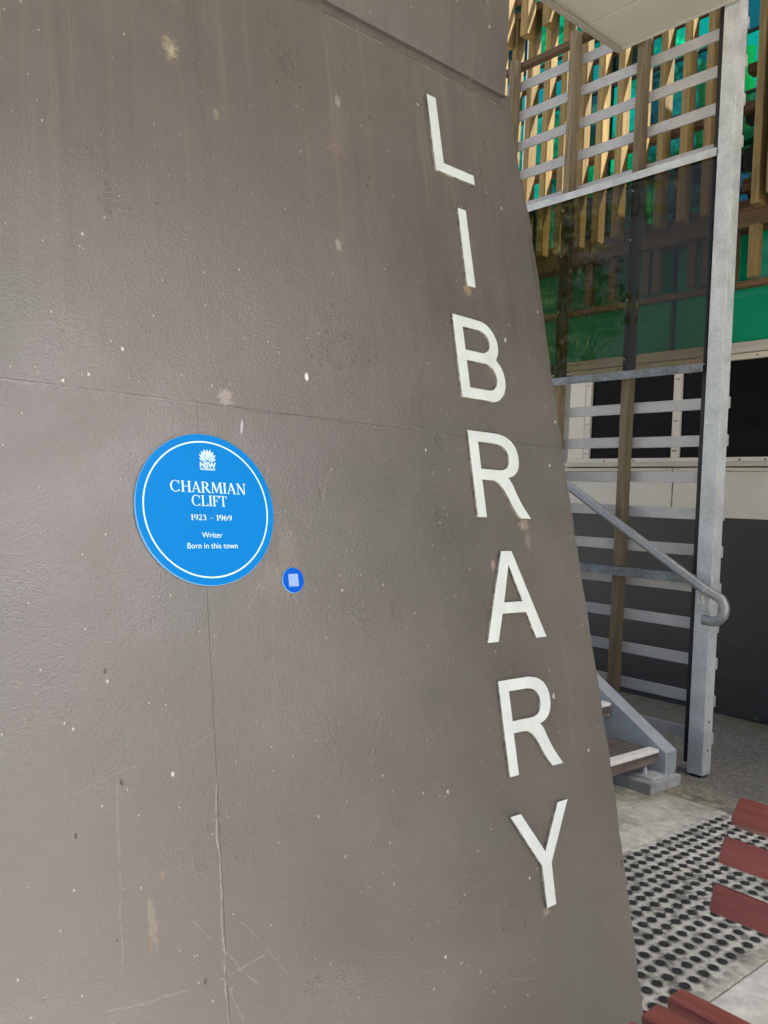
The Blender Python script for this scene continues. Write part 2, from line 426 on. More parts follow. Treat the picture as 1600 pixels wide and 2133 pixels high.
# ------------------------------------------------------------------ setting: ground and paving
g = MB(); N = 24
g.add([(-300, -300, -.03), (300, -300, -.03), (300, 300, -.03), (-300, 300, -.03)], [(0, 1, 2, 3)])
gr = part('ground', g, GROUND, None); gr['kind'] = 'structure'
pv = bpy.data.objects.new('pavement', None); col.objects.link(pv); pv['kind'] = 'structure'
box('paving_slab', (-4, -3.2, -.028), (4.305, 1.281, 0), CONC_SMOOTH, pv, .004)
box('paving_slab', (-4, 1.289, -.028), (4.305, 9, 0), CONC_TACT, pv, .004)
box('paving_slab', (4.317, -3.2, -.028), (6.41, 9, -.003), AGG, pv, .004)

# ------------------------------------------------------------------ leaning wall
T, V0, K = .232, 1.277, math.sqrt(1+.232**2)
E1, E2, EN = Vector((1, 0, 0)), Vector((0, T/K, 1/K)), Vector((0, -1/K, T/K))
def onw(u, s, d=0): return Vector((u, V0, 0))+E2*s+EN*d
wall = thing('concrete_wall', (0, V0, 0), 'grey brown painted concrete wall leaning back, carrying the white word LIBRARY', 'wall')
ST, SJ = 3.035, 1.802      # top of the sloped face, height of the level joint (along the slope)
UR = 2.205
mb = MB()
prof = [(V0+.0020, -.02), (V0+T*2.985+.0020, 2.985), (2.62, 2.985), (2.62, -.02)]
mb.prism(prof, -3.6, UR-.012, lambda p, t: (t, p[0], p[1]))
part('wall_core', mb, WALL, wall)
def edge_u(s):
    e = 2.158+.052*min(1, (ST-s)/.45) if s > ST-.45 else 2.21
    e += .018*math.exp(-((s-.75)/.6)**2)
    return e+.006*mnoise.noise(Vector((0, 3, s*9)))+.004*mnoise.noise(Vector((5, 1, s*31)))
def panel(u0, s0, s1, right=None, u1=None):
    """slab lying on the core, 6 mm proud of it, its free right edge worn"""
    ss = [s0+(s1-s0)*i/60 for i in range(61)]
    rgt = [(edge_u(s) if right else (u1(s) if callable(u1) else u1), s) for s in ss]
    lft = [(u0(s) if callable(u0) else u0, s) for s in ss]
    mb = MB(); n = len(ss)
    vs = [onw(u, s) for u, s in lft]+[onw(u, s) for u, s in rgt]+[onw(u, s, -.012) for u, s in lft]+[onw(u, s, -.012) for u, s in rgt]
    fs = []
    for i in range(n-1):
        fs += [(i, n+i, n+i+1, i+1), (n+i, 3*n+i, 3*n+i+1, n+i+1), (i+1, 2*n+i+1, 2*n+i, i)]
    fs += [(0, 2*n, 3*n, n), (n-1, 2*n-1, 4*n-1, 3*n-1)]
    if right:   # the wall's end face behind the worn edge
        vs += [(edge_u(s)-.004, 2.60, s/K) for s in ss]
        for i in range(n-1): fs.append((3*n+i, 4*n+i, 4*n+i+1, 3*n+i+1))
    mb.add(vs, fs); return mb
jv = lambda s: .892-.022*(1.8-s)/1.25+.0025*mnoise.noise(Vector((s*7, 0, 0)))
part('wall_panel', panel(-3.6, SJ+.0004, ST-.030, True), WALL, wall)
part('wall_panel', panel(-3.6, -.01, SJ-.0004, None, lambda s: jv(s)-.0004), WALL, wall)
part('wall_panel', panel(lambda s: jv(s)+.0004, -.01, SJ-.0004, True), WALL, wall)
# ragged mortar bead in the crease and the upright block over it
mb = MB(); n = 340; vs = []; fs = []
def nz(a, b, c): return mnoise.noise(Vector((a, b, c)))
for i in range(n+1):
    u = -1.2+(2.172+1.2)*i/n
    lo = ST-.034-.006*abs(nz(u*14, 1, 0))-.004*nz(u*50, 4, 0)
    b1 = .006+.006*nz(u*19, 2, 0)+.004*nz(u*70, 3, 1); b2 = -.006+.009*nz(u*13, 5, 0)+.006*nz(u*66, 9, 1)
    vs += [onw(u, lo, -.002), onw(u, lo+.006, b1), onw(u, ST-.012, b2), onw(u, ST+.012+.008*nz(u*22, 7, 0)+.004*nz(u*80, 2, 0), -.016)]
for i in range(n):
    for k in range(3): fs.append((4*i+k, 4*i+4+k, 4*i+5+k, 4*i+1+k))
mb.add(vs, fs); part('mortar_joint', mb, MORTAR, wall, 0, True)
mb = MB()
yb = V0+T*2.972-.013
n = 60; vs = []; fs = []
for i in range(n+1):
    z = 2.968+(4.598-2.968)*i/n
    e = 2.158+.003*nz(0, 8, z*9)
    vs += [(-3.6, yb, z), (e-.006, yb, z), (e, yb+.006, z), (e, 2.60, z)]
for i in range(n):
    for k in range(3): fs.append((4*i+k, 4*i+k+1, 4*i+5+k, 4*i+4+k))
m0 = 4*n
vs += [(-3.6, yb+.05, 2.968), (2.15, yb+.05, 2.968)]
fs += [(0, m0+4, m0+5, 1)]
mb.add(vs, fs); part('upper_block', mb, WALL, wall)

# ------------------------------------------------------------------ raised letters
def curve_mesh(name, loops, depth, bev, mats):
    """closed outlines (holes allowed) -> solid of the given depth standing on z = 0"""
    c = bpy.data.curves.new(name, 'CURVE'); c.dimensions = '2D'; c.fill_mode = 'BOTH'; c.extrude = depth/2
    c.bevel_depth = bev; c.bevel_resolution = 1
    for lp in loops:
        sp = c.splines.new('POLY'); sp.points.add(len(lp)-1); sp.use_cyclic_u = True
        for q, p in zip(sp.points, lp): q.co = (p[0], p[1], 0, 1)
    o = bpy.data.objects.new(name, c); col.objects.link(o)
    dg = bpy.context.evaluated_depsgraph_get(); dg.update()
    me = bpy.data.meshes.new_from_object(o.evaluated_get(dg)); me.name = name
    bpy.data.objects.remove(o)
    for v in me.vertices: v.co.z += depth/2+bev
    me.materials.clear()
    for m in mats: me.materials.append(m)
    if len(mats) > 1:
        for p in me.polygons: p.material_index = 0 if p.normal.z > .5 else 1
    return me
def arc(cx, cy, rx, ry, a0, a1, n=14):
    return [(cx+rx*math.cos(R(a0+(a1-a0)*i/n)), cy+ry*math.sin(R(a0+(a1-a0)*i/n))) for i in range(n+1)]
def bez(p0, p1, p2, n=8):
    return [tuple((1-t)**2*a+2*t*(1-t)*b+t*t*c for a, b, c in zip(p0, p1, p2)) for t in [i/n for i in range(n+1)]]
H, S = .255, .0375
def glyph(ch):
    if ch == 'L': return [[(0, H), (0, 0), (.172, 0), (.172, .032), (S, .032), (S, H)]]
    if ch == 'I': return [[(0, H), (0, 0), (.035, 0), (.035, H)]]
    if ch == 'B':
        r1, r2 = (H-.118)/2, .076
        o = [(0, H), (0, 0), (.125, 0)]+arc(.125, r2-.002, .077, r2, -90, 62)+arc(.112, H-r1-.004, .076, r1+.002, -42, 90)
        i1 = [(S, H-.032), (.106, H-.032)]+arc(.108, H-.069, .044, .037, 90, -90)+[(S, H-.106)]
        i2 = [(S, .118), (.112, .118)]+arc(.122, .075, .044, .043, 90, -90)+[(S, .032)]
        return [o, i1, i2]
    if ch == 'R':
        o = [(0, H), (0, 0), (.036, 0), (.036, .111), (.085, .111)]+bez((.085, .111), (.112, .108), (.132, .078))+bez((.145, .058), (.160, .026), (.186, 0), 5)
        o += [(.232, 0)]+bez((.232, 0), (.190, .050), (.172, .095))+bez((.168, .104), (.16, .117), (.150, .122), 4)
        o += bez((.150, .122), (.212, .130), (.212, .186), 7)+bez((.212, .186), (.210, .250), (.125, .255), 9)
        i1 = [(S, H-.030), (.115, H-.030)]+bez((.115, H-.030), (.168, H-.034), (.168, .184), 8)+bez((.168, .184), (.168, .143), (.118, .142), 8)+[(S, .142)]
        return [o, i1]
    if ch == 'A':
        o = [(.102, H), (.147, H), (.255, 0), (.209, 0), (.179, .077), (.074, .077), (.043, 0), (0, 0)]
        return [o, [(.127, H-.036), (.170, .107), (.086, .107)]]
    if ch == 'Y':
        return [[(0, H), (.040, H), (.122, .139), (.202, H), (.246, H), (.141, .107), (.138, 0), (.100, 0), (.102, .107)]]
FR = Matrix((E1, E2, EN)).transposed().to_4x4()
WORD = [('L', 1.761, 2.645, 'white capital letter L, topmost of the raised letters on the leaning wall'),
        ('I', 1.838, 2.284, 'white capital letter I, a plain upright bar below the L'),
        ('B', 1.754, 1.920, 'white capital letter B below the I on the leaning wall'),
        ('R', 1.758, 1.563, 'white capital letter R between the B and the A'),
        ('A', 1.735, 1.208, 'white capital letter A below the upper R with a dirt nest on its left leg'),
        ('R', 1.757, .845, 'white capital letter R between the A and the Y'),
        ('Y', 1.741, .488, 'white capital letter Y, lowest of the raised letters on the leaning wall')]
for ch, u, s, lab in WORD:
    me = curve_mesh('letter', glyph(ch), .0075, .001, (LETTER, LEDGE))
    o = link('letter', me); mm = FR.copy(); mm.translation = onw(u, s, -.0005); o.matrix_world = mm
    tag(o, lab, 'letter', 'raised white letters spelling LIBRARY down the wall')

# ------------------------------------------------------------------ blue plaque
def disc_mesh(name, r, d, bev, mats):
    mb = MB(); n = 72
    rings = [(r, 0), (r, d-bev), (r-bev, d), (r-.0045, d)]
    vs = []
    for rr, z in rings: vs += [(rr*math.cos(2*math.pi*k/n), rr*math.sin(2*math.pi*k/n), z) for k in range(n)]
    mb.add(vs, [])
    for i in range(3):
        for k in range(n):
            mb.f.append((i*n+k, i*n+(k+1) % n, (i+1)*n+(k+1) % n, (i+1)*n+k)); mb.mi.append(1 if i < 2 else 0)
    mb.f.append(tuple(range(3*n, 4*n))); mb.mi.append(0)
    mb.f.append(tuple(range(n))[::-1]); mb.mi.append(1)
    return mb.mesh(name, mats)
def wall_thing(name, u, s, label, cat):
    e = thing(name, (0, 0, 0), label, cat); mm = FR.copy(); mm.translation = onw(u, s, -.0005); e.matrix_world = mm; return e
PR = .1685
pq = wall_thing('blue_plaque', .899, 1.5595, 'large round blue plaque with white lettering for a writer', 'plaque')
link('disc', disc_mesh('disc', PR, .0065, .0012, (BLUE, RIM)), pq)
n = 96
mb = MB(); r0, r1 = .1485, .1518
mb.add([(r*math.cos(2*math.pi*k/n), r*math.sin(2*math.pi*k/n), z) for r, z in ((r1, 0), (r1, .0003), (r0, .0003), (r0, 0)) for k in range(n)],
       [(i*n+k, i*n+(k+1) % n, (i+1)*n+(k+1) % n, (i+1)*n+k) for i in range(3) for k in range(n)])
link('ring', mb.mesh('ring', PRINT), pq, (0, 0, .0066))
def text_mesh(txt, size, name='lettering', spacing=1., offs=0.):
    c = bpy.data.curves.new(name, 'FONT'); c.body = txt; c.size = size; c.align_x = 'CENTER'; c.extrude = .0002; c.space_character = spacing; c.offset = offs
    o = bpy.data.objects.new(name, c); col.objects.link(o)
    dg = bpy.context.evaluated_depsgraph_get(); dg.update()
    me = bpy.data.meshes.new_from_object(o.evaluated_get(dg)); me.name = name; bpy.data.objects.remove(o)
    me.materials.clear(); me.materials.append(PRINT); return me
# serif capitals and figures drawn as pen strokes
class Pen:
    def __init__(s): s.mb = MB(); s.z = 0
    def poly(s, pts):
        s.z += .00001; n = len(pts); a = .0003+s.z
        s.mb.add([(x, y, 0) for x, y in pts]+[(x, y, a) for x, y in pts],
                 [tuple(range(n, 2*n))]+[(i, (i+1) % n, n+(i+1) % n, n+i) for i in range(n)])
    def bar(s, x0, y0, x1, y1): s.poly([(x0, y0), (x1, y0), (x1, y1), (x0, y1)])
    def stroke(s, x0, y0, x1, y1, wd): s.poly([(x0-wd/2, y0), (x0+wd/2, y0), (x1+wd/2, y1), (x1-wd/2, y1)])
    def bow(s, cx, cy, rx, ry, a0, a1, thick, thin, n=14):
        for i in range(n):
            q = []
            for a in (a0+(a1-a0)*i/n, a0+(a1-a0)*(i+1)/n):
                w_ = thin+(thick-thin)*abs(math.cos(R(a)))**1.3
                q.append(((cx+rx*math.cos(R(a)), cy+ry*math.sin(R(a))), (cx+(rx-w_)*math.cos(R(a)), cy+(ry-w_*.85)*math.sin(R(a)))))
            s.poly([q[0][0], q[1][0], q[1][1], q[0][1]])
def serif(txt, cap, gap=.0):
    P = Pen(); x = 0.; W_ = dict(C=.86, H=.86, A=.80, R=.80, M=1.02, I=.36, N=.88, L=.66, F=.62, T=.74)
    W_.update({'1': .42, '9': .56, '2': .54, '3': .52, '6': .56, '-': .6})
    tk, tn, sf = .135, .05, .05
    def stem(a, y0=0, y1=1, sw=.07, bot=True, top=True):
        P.bar(X(a-tk/2), Y(y0), X(a+tk/2), Y(y1))
        if bot: P.bar(X(a-tk/2-sw), Y(y0), X(a+tk/2+sw), Y(y0+sf))
        if top: P.bar(X(a-tk/2-sw), Y(y1-sf), X(a+tk/2+sw), Y(y1))
    for ch in txt:
        X = lambda a: (x+a)*cap
        Y = lambda b: b*cap
        c = cap
        if ch == 'C':
            P.bow(X(.44), Y(.5), .42*c, .52*c, 52, 312, tk*c, tn*c); P.bar(X(.70), Y(.68), X(.75), Y(.97)); P.bar(X(.72), Y(.03), X(.76), Y(.20))
        elif ch == 'H': stem(.17); stem(.69); P.bar(X(.2), Y(.49), X(.66), Y(.49+tn))
        elif ch == 'A':
            P.stroke(X(.10), Y(0), X(.385), Y(1), tn*1.2*c); P.stroke(X(.66), Y(0), X(.385), Y(1), tk*c)
            P.bar(X(.21), Y(.32), X(.57), Y(.32+tn)); P.bar(X(0), Y(0), X(.22), Y(sf)); P.bar(X(.52), Y(0), X(.80), Y(sf))
        elif ch == 'R':
            stem(.16); P.bow(X(.34), Y(.735), .27*c, .265*c, 90, -90, tk*c, tn*c); P.bar(X(.2), Y(1-tn), X(.36), Y(1)); P.bar(X(.2), Y(.47), X(.36), Y(.47+tn))
            P.stroke(X(.68), Y(0), X(.38), Y(.49), tk*1.05*c); P.bar(X(.62), Y(0), X(.82), Y(sf))
        elif ch == 'M':
            P.stroke(X(.13), Y(0), X(.20), Y(1), tn*1.2*c); P.stroke(X(.5), Y(.08), X(.22), Y(1), tk*c); P.stroke(X(.5), Y(.08), X(.78), Y(1), tn*1.2*c)
            P.stroke(X(.87), Y(0), X(.81), Y(1), tk*c); P.bar(X(.02), Y(0), X(.26), Y(sf)); P.bar(X(.74), Y(0), X(1.0), Y(sf)); P.bar(X(.10), Y(1-sf), X(.26), Y(1)); P.bar(X(.76), Y(1-sf), X(.94), Y(1))
        elif ch == 'I': stem(.18)
        elif ch == 'N':
            P.bar(X(.15), Y(0), X(.15+tn), Y(1)); P.bar(X(.70), Y(0), X(.70+tn), Y(1)); P.stroke(X(.71), Y(0), X(.17), Y(1), tk*c)
            P.bar(X(.04), Y(0), X(.30), Y(sf)); P.bar(X(.60), Y(1-sf), X(.86), Y(1)); P.bar(X(.04), Y(1-sf), X(.2), Y(1))
        elif ch == 'L': stem(.16); P.bar(X(.2), Y(0), X(.58), Y(tn)); P.bar(X(.56), Y(0), X(.62), Y(.24))
        elif ch == 'F': stem(.16); P.bar(X(.2), Y(1-tn), X(.55), Y(1)); P.bar(X(.53), Y(.78), X(.58), Y(1)); P.bar(X(.2), Y(.5), X(.46), Y(.5+tn)); P.bar(X(.43), Y(.40), X(.47), Y(.64))
        elif ch == 'T': stem(.37, top=False); P.bar(X(.06), Y(1-tn), X(.68), Y(1)); P.bar(X(.03), Y(.76), X(.08), Y(1)); P.bar(X(.66), Y(.76), X(.71), Y(1))
        elif ch == '1': stem(.22, sw=.08, top=False); P.stroke(X(.08), Y(.84), X(.20), Y(1), .09*c)
        elif ch == '9': P.bow(X(.27), Y(.68), .24*c, .32*c, 0, 360, tk*c, tn*c, 20); P.bow(X(.18), Y(.62), .33*c, .64*c, 5, -78, tk*c, tn*c, 10)
        elif ch == '6': P.bow(X(.28), Y(.32), .24*c, .32*c, 0, 360, tk*c, tn*c, 20); P.bow(X(.37), Y(.38), .33*c, .64*c, 185, 102, tk*c, tn*c, 10)
        elif ch == '2': P.bow(X(.24), Y(.72), .22*c, .28*c, 160, -30, tk*c, tn*c, 12); P.stroke(X(.07), Y(.03), X(.40), Y(.56), tk*.9*c); P.bar(X(.03), Y(0), X(.48), Y(.11))
        elif ch == '3': P.bow(X(.22), Y(.75), .20*c, .25*c, 150, -80, tk*c, tn*c, 12); P.bow(X(.22), Y(.28), .24*c, .29*c, 85, -150, tk*c, tn*c, 14)
        elif ch == '-': P.bow(X(.20), Y(.36), .12*c, .08*c, 170, 10, .05*c, .05*c, 6); P.bow(X(.40), Y(.44), .12*c, .08*c, 190, 350, .05*c, .05*c, 6)
        x += (.30 if ch == ' ' else W_[ch])+gap
    wd = (x-gap)*cap
    return P.mb, wd
def serif_line(txt, cap, width, cx, s):
    mb, wd = serif(txt, cap)
    k = width/wd; mb.v = [(p[0]*k-width/2, p[1], p[2]) for p in mb.v]
    link('lettering', mb.mesh('lettering', PRINT), pq, (cx, s, .0066))
serif_line('CHARMIAN', .0245, .186, .005, .0355)
serif_line('CLIFT', .0235, .087, .004, .0060)
serif_line('1923 - 1969', .0125, .101, .006, -.0255)
link('lettering', text_mesh('Writer', .0175), pq, (.005, -.0635, .0066))
link('lettering', text_mesh('Born in this town', .0175), pq, (.005, -.0870, .0066))
# emblem: a flower head of petals over the initials
def petal(cx, cy, L, wd, ang, z):
    pts = []
    for i in range(9):
        t = i/8; pts.append((wd*math.sin(math.pi*t**.8), L*t))
    pts += [(-a, b) for a, b in pts[-2:0:-1]]
    ca, sa = math.cos(R(ang)), math.sin(R(ang))
    return [(cx+a*ca-b*sa, cy+a*sa+b*ca) for a, b in pts]
emb = Pen()
blue_ = Pen()
for a, L, wd, y in ((80, .0215, .0045, .1085), (-80, .0215, .0045, .1085), (58, .0245, .0047, .1085), (-58, .0245, .0047, .1085), (38, .0255, .0047, .1090),
                    (-38, .0255, .0047, .1090), (19, .0258, .0045, .1095), (-19, .0258, .0045, .1095), (0, .0255, .0043, .1090)):
    emb.z += .00006; blue_.z = emb.z-.00003
    blue_.poly(petal(0, y-.0006, L+.0012, wd+.0009, a, 0)); emb.poly(petal(0, y, L, wd, a, 0))
em = link('emblem', emb.mb.mesh('emblem', PRINT), pq, (.006, 0, .0066))
link('petal_outline', blue_.mb.mesh('petal_outline', BLUE), em)
link('lettering', text_mesh('NSW', .0172, offs=.0006), pq, (.0055, .0925, .0066))
link('lettering', text_mesh('GOVERNMENT', .0056, offs=.0002), pq, (.0055, .0868, .0066))

mk = wall_thing('blue_disc', 1.108, 1.3985, 'small round blue disc with a pale square, below right of the large plaque', 'marker')
link('disc', disc_mesh('disc', .0300, .004, .001, (BLUE2, RIM)), mk)
mb = MB().box((-.0135, -.0145, 0), (.0135, .0145, .0003)); link('pale_square', mb.mesh('pale_square', PALE), mk, (0, 0, .0041))

# ------------------------------------------------------------------ stair screen: steel post, timber posts, slats, smoky sheets
sc = thing('stair_screen', (4.77, 2.51, 0), 'tall screen of grey slats and smoky sheets fixed to galvanised and timber posts', 'screen')
po = box('steel_post', (4.722, 2.461, .012), (4.822, 2.561, 4.72), GALV, sc, .006)
box('shadow_gap', (4.735, 2.474, -.003), (4.809, 2.548, .012), DARKST, po)  # dark block standing in for the shadow gap below the post
for z in (.16, .33): part('bolt_hole', MB().tube([(4.775, 2.4615, z), (4.775, 2.4602, z)], .008, 10), DARKST, po)
box('dark_strip', (4.800, 2.563, .05), (4.826, 2.628, 4.70), DARKST, sc)  # near-black strip along the post
posts = [(3.112, 3.163, .10), (3.668, 3.718, .10), (4.225, 4.275, .10)]
for a, b, z0 in posts: box('timber_post', (4.745, a, z0), (4.826, b, 4.93), POSTW, sc, .004)
slat_z = [.188+.2255*k for k in range(10)]+[3.785, 4.036, 4.264, 4.490]
slat_z2 = slat_z+[4.715]
bays = [(2.463, 3.137), (3.140, 3.692), (3.695, 4.36)]
smesh = {}
for bi, (a, b) in enumerate(bays):
    mbs = MB().prism([(-.009, 0), (.004, 0), (.009, .003), (.009, .067), (.004, .070), (-.009, .070)], -(b-a)/2, (b-a)/2, lambda p, t: (p[0], t, p[1]))
    smesh[bi] = mbs.mesh('slat', ALU, False, .0015, 1)
    for z in (slat_z if bi == 0 else slat_z2):
        j = random.uniform(-.003, .003)
        rep('slat', smesh[bi], sc, (4.838+j*.4, (a+b)/2, z+j))
tr = box('top_rail', (4.815, 2.57, 4.885), (4.875, 4.40, 4.925), RAILW, sc, .004)
def angle(name, z0, z1, u0, v0, v1, mat, lip=.05):
    mb = MB().box((u0, v0, z0), (u0+.006, v1, z1)); mb.box((u0+.0062, v0, z1-.006), (u0+lip, v1, z1))
    return part(name, mb, mat, sc, .0012)
angle('rail', 2.428, 2.480, 4.700, 2.575, 4.4, GALVD)
angle('rail', 1.150, 1.207, 4.700, 2.575, 4.4, GALVD)
angle('rail', 3.722, 3.772, 4.712, 2.563, 4.4, GALV)
for a, b in ((2.575, 3.128), (3.131, 3.690), (3.693, 4.40)):
    box('smoky_sheet', (4.731, a, 2.484), (4.737, b, 3.755), PERSPEX, sc)
for a, b, _ in posts:
    for z in (2.56, 2.95, 3.34, 3.66):
        part('bolt', MB().tube([(4.7305, (a+b)/2, z), (4.726, (a+b)/2, z)], .006, 8), GALVD, sc)

# ------------------------------------------------------------------ staircase behind the wall
stc = thing('staircase', (3.8, 2.6, 0), 'open staircase with dark timber treads, white nosings and blue grey steel stringers', 'staircase')
fo = MB().box((4.18, 2.472, -.003), (4.50, 2.82, .062))
tag(part('concrete_footing', fo, FOOT, None, .006), 'low pale concrete footing block under the foot of the stair stringer', 'footing')
SL = .607
def stringer(u0, u1, side):
    """steel channel, web on the tread side, mitred plumb at its foot"""
    mb = MB(); y0, y1, top0 = 2.515, 5.6, .192
    zt = lambda y: top0+SL*(y-y0)
    zb = lambda y: max(.064, top0+SL*(y-y0)-.30)
    ys = [y0, y0+.283, y1]
    web = [(y, zt(y)) for y in (y0, y1)]+[(y1, zb(y1)), (y0+.283, .064), (y0, .064)]
    t = .010
    a, b = (u0, u0+t) if side > 0 else (u1-t, u1)
    mb.prism(web, a, b, lambda p, q: (q, p[0], p[1]))
    c, d = (u0+t+.0005, u1) if side > 0 else (u0, u1-t-.0005)
    for k in (0, 1):   # flanges
        f = (lambda y: zt(y)) if k == 0 else (lambda y: zt(y)-.288)
        ya = y0 if k == 0 else y0+.283
        pr = [(ya, f(ya)), (y1, f(y1)), (y1, f(y1)-.012), (ya, f(ya)-.012)]
        mb.prism(pr, c, d, lambda p, q: (q, p[0], p[1]))
    mb.box((c, y0, .064), (d, y0+.012, top0-.0125))
    return part('stringer', mb, STRING, stc, .002)
stringer(4.395, 4.515, 1); stringer(3.10, 3.22, -1)
part('weld_bead', MB().tube([(4.3985, 2.512, .07+i*.0115) for i in range(11)], [.0035+.0012*(i % 2) for i in range(11)], 6), GALV, stc)
tm = MB().box((-.585, -.002, -.072), (.585, .30, 0)).mesh('tread', TREADW, False, .004)
nm = MB().prism([(-.006, 0), (-.006, -.012), (-.001, -.012), (-.001, .001), (.056, .001), (.060, .0045), (.058, .0075), (-.003, .0075)], -.583, .583, lambda p, t: (t, p[0], p[1])).mesh('nosing', NOSE, False, .001, 1)
bm_ = MB().box((-.04, 0, -.006), (0, .20, 0)).box((-.006, 0, -.05), (0, .20, -.0065)).mesh('tread_bracket', STRING)
for k in range(8):
    y, z = 2.562+.333*k, .197+.2*k
    t = rep('tread', tm, stc, (3.807, y, z)); link('nosing', nm, t, (0, 0, 0))
    rep('tread_bracket', bm_, stc, (4.394, y+.04, z-.073))
bp = MB().box((4.25, 2.50, .0625), (4.393, 2.66, .0725))
part('base_plate', bp, GALV, stc, .001)
ab = MB().tube([(4.30, 2.585, .0727), (4.30, 2.585, .088)], .017, 6); ab.tube([(4.30, 2.585, .0885), (4.30, 2.585, .103)], .013, 12); ab.tube([(4.30, 2.585, .103), (4.30, 2.585, .125)], .008, 10)
part('anchor_bolt', ab, GALV, stc)
# hand rail
hr = thing('handrail', (4.64, 2.45, 1.1), 'round galvanised pipe handrail with a hooked lower end', 'handrail')
pts = [(4.640, 2.45+t, 1.125+.590*t) for t in (3.2, 2.4, 1.6, .8, .3, .1, 0.0)]
c0 = Vector((4.64, 2.410, 1.027)); rr = .078
for i in range(15):
    a = R(122+ (360-122-28)*0 + 0)  # start of the bend, square to the pipe
    ang = R(118+172*i/14)
    pts.append((4.64, c0.y+rr*math.cos(ang), c0.z+rr*math.sin(ang)))
pts.append((4.64, c0.y+.050, c0.z-rr+.004))
part('pipe', MB().tube(pts, .0295, 18), PIPE, hr, 0, True)
part('weld_ring', MB().tube([(4.64, 2.452, 1.126), (4.64, 2.448, 1.1237)], .0307, 18), GALV, hr, 0, True)
bk = MB().box((4.708, 2.462, 1.000), (4.7215, 2.525, 1.085)); bk.box((4.640, 2.490, 1.035), (4.7075, 2.500, 1.10)); bk.box((4.650, 2.456, 1.020), (4.7075, 2.4895, 1.028))
part('bracket', bk, GALV, hr, .001)

# ------------------------------------------------------------------ library building behind the screen
lb = thing('library_building', (6.41, 1, 0), 'library building with dark base wall, cream cladding, black windows and green glass', 'building')
U = 6.41
VL, VRt = 4.86, -6.0
box('base_wall', (U, VRt, -.03), (U+.3, 9.0, 1.555), DARKW, lb)
# cream cladding boards with open joints
js = [-6.0, -4.2, -2.4, -.6, 1.2, 2.46, 3.722, VL-.02]
for a, b in zip(js[:-1], js[1:]):
    box('cladding_panel', (U-.012, a+.006, 1.558), (U+.1, b-.006, 1.928), CREAM, lb, .002)
    fl = box('flashing', (U-.020, a+.004, 1.931), (U+.1, b-.004, 1.958), CREAM, lb, .002)
    for v in (a+.05, b-.05):
        part('screw', MB().tube([(U-.0202, v, 1.945), (U-.0225, v, 1.945)], .005, 8), SCREW, fl)
box('sill', (U-.045, VRt, 1.968), (U+.1, VL, 2.004), DUSTY, lb, .003)
box('cavity_wall', (U+.101, VRt, 1.558), (U+.3, VL+.0, 2.9), DARKST, lb)
# dark glass and its cream frame
box('window_frame', (U-.02, VRt, 2.006), (U+.06, VL-.05, 2.042), CREAM, lb, .002)
box('window_frame', (U-.02, VRt, 2.812), (U+.06, VL-.05, 2.858), CREAM, lb, .002)
ms = [-5.5, -3.9, -2.3, -.7, .9, 2.3, 3.715]
for v in ms:
    fr_ = box('mullion', (U-.018, v-.034, 2.043), (U+.06, v+.034, 2.811), CREAM, lb, .002)
    for z in (2.10, 2.35, 2.70):
        part('screw', MB().tube([(U-.0182, v-.008, z), (U-.0205, v-.008, z)], .007, 8).tube([(U-.0182, v+.012, z), (U-.0205, v+.012, z)], .007, 8), SCREW, fr_)
box('mullion', (U-.018, 4.575, 2.043), (U+.06, 4.630, 2.811), CREAM, lb, .002)
ep = box('end_panel', (U-.022, 4.633, 2.043), (U+.06, 4.80, 2.811), CREAM, lb, .002)
for v in (4.602,):
    for z in (2.09, 2.36, 2.71): part('screw', MB().tube([(U-.0182, v, z), (U-.0205, v, z)], .007, 8), SCREW, ep)
for v in (3.15, 2.95, 3.45, 4.1, 4.4):
    part('screw', MB().tube([(U-.0202, v, 2.022), (U-.0225, v, 2.022)], .008, 8), SCREW, lb)
    part('screw', MB().tube([(U-.0202, v-.1, 2.835), (U-.0225, v-.1, 2.835)], .007, 8), SCREW, lb)
vs_ = ms+[4.603]
for a, b in zip(vs_[:-1], vs_[1:]):
    box('window_pane', (U+.012, a+.035, 2.043), (U+.02, b-.030, 2.811), BLACKG, lb)
box('head_flashing', (U-.05, VRt, 2.861), (U+.06, VL, 2.905), DUSTY, lb, .003)
box('head_ledge', (U-.03, VRt, 2.908), (U+.06, VL, 2.945), DUSTY, lb, .003)
# green glass band
gv = [-6.0, -4.8, -3.6, -2.4, -1.2, .2, 1.4, 2.62, 3.80, 5.0, 6.2, 7.4]
for a, b in zip(gv[:-1], gv[1:]):
    box('green_panel', (U+.01, a+.012, 2.948), (U+.03, b-.012, 3.372), GREEN, lb)
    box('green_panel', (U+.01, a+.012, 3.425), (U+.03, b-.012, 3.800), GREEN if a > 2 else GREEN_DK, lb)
    box('mullion', (U-.012, a-.011, 2.948), (U+.03, a+.011, 3.372), DARKST, lb)
    box('mullion', (U-.012, a-.011, 3.425), (U+.03, a+.011, 3.800), DARKST, lb)
box('timber_rail', (U-.05, VRt, 3.374), (U+.03, 8.0, 3.423), RAILW, lb, .003)
box('timber_rail', (U-.16, VRt, 3.803), (U+.03, 8.0, 3.925), RAILW, lb, .003)
box('back_wall', (U+.031, VRt, 2.91), (U+.3, 8.0, 3.95), DARKST, lb)
box('ledge', (U+.031, VRt, 3.951), (8.6, 9.0, 4.01), UPPERW, lb)
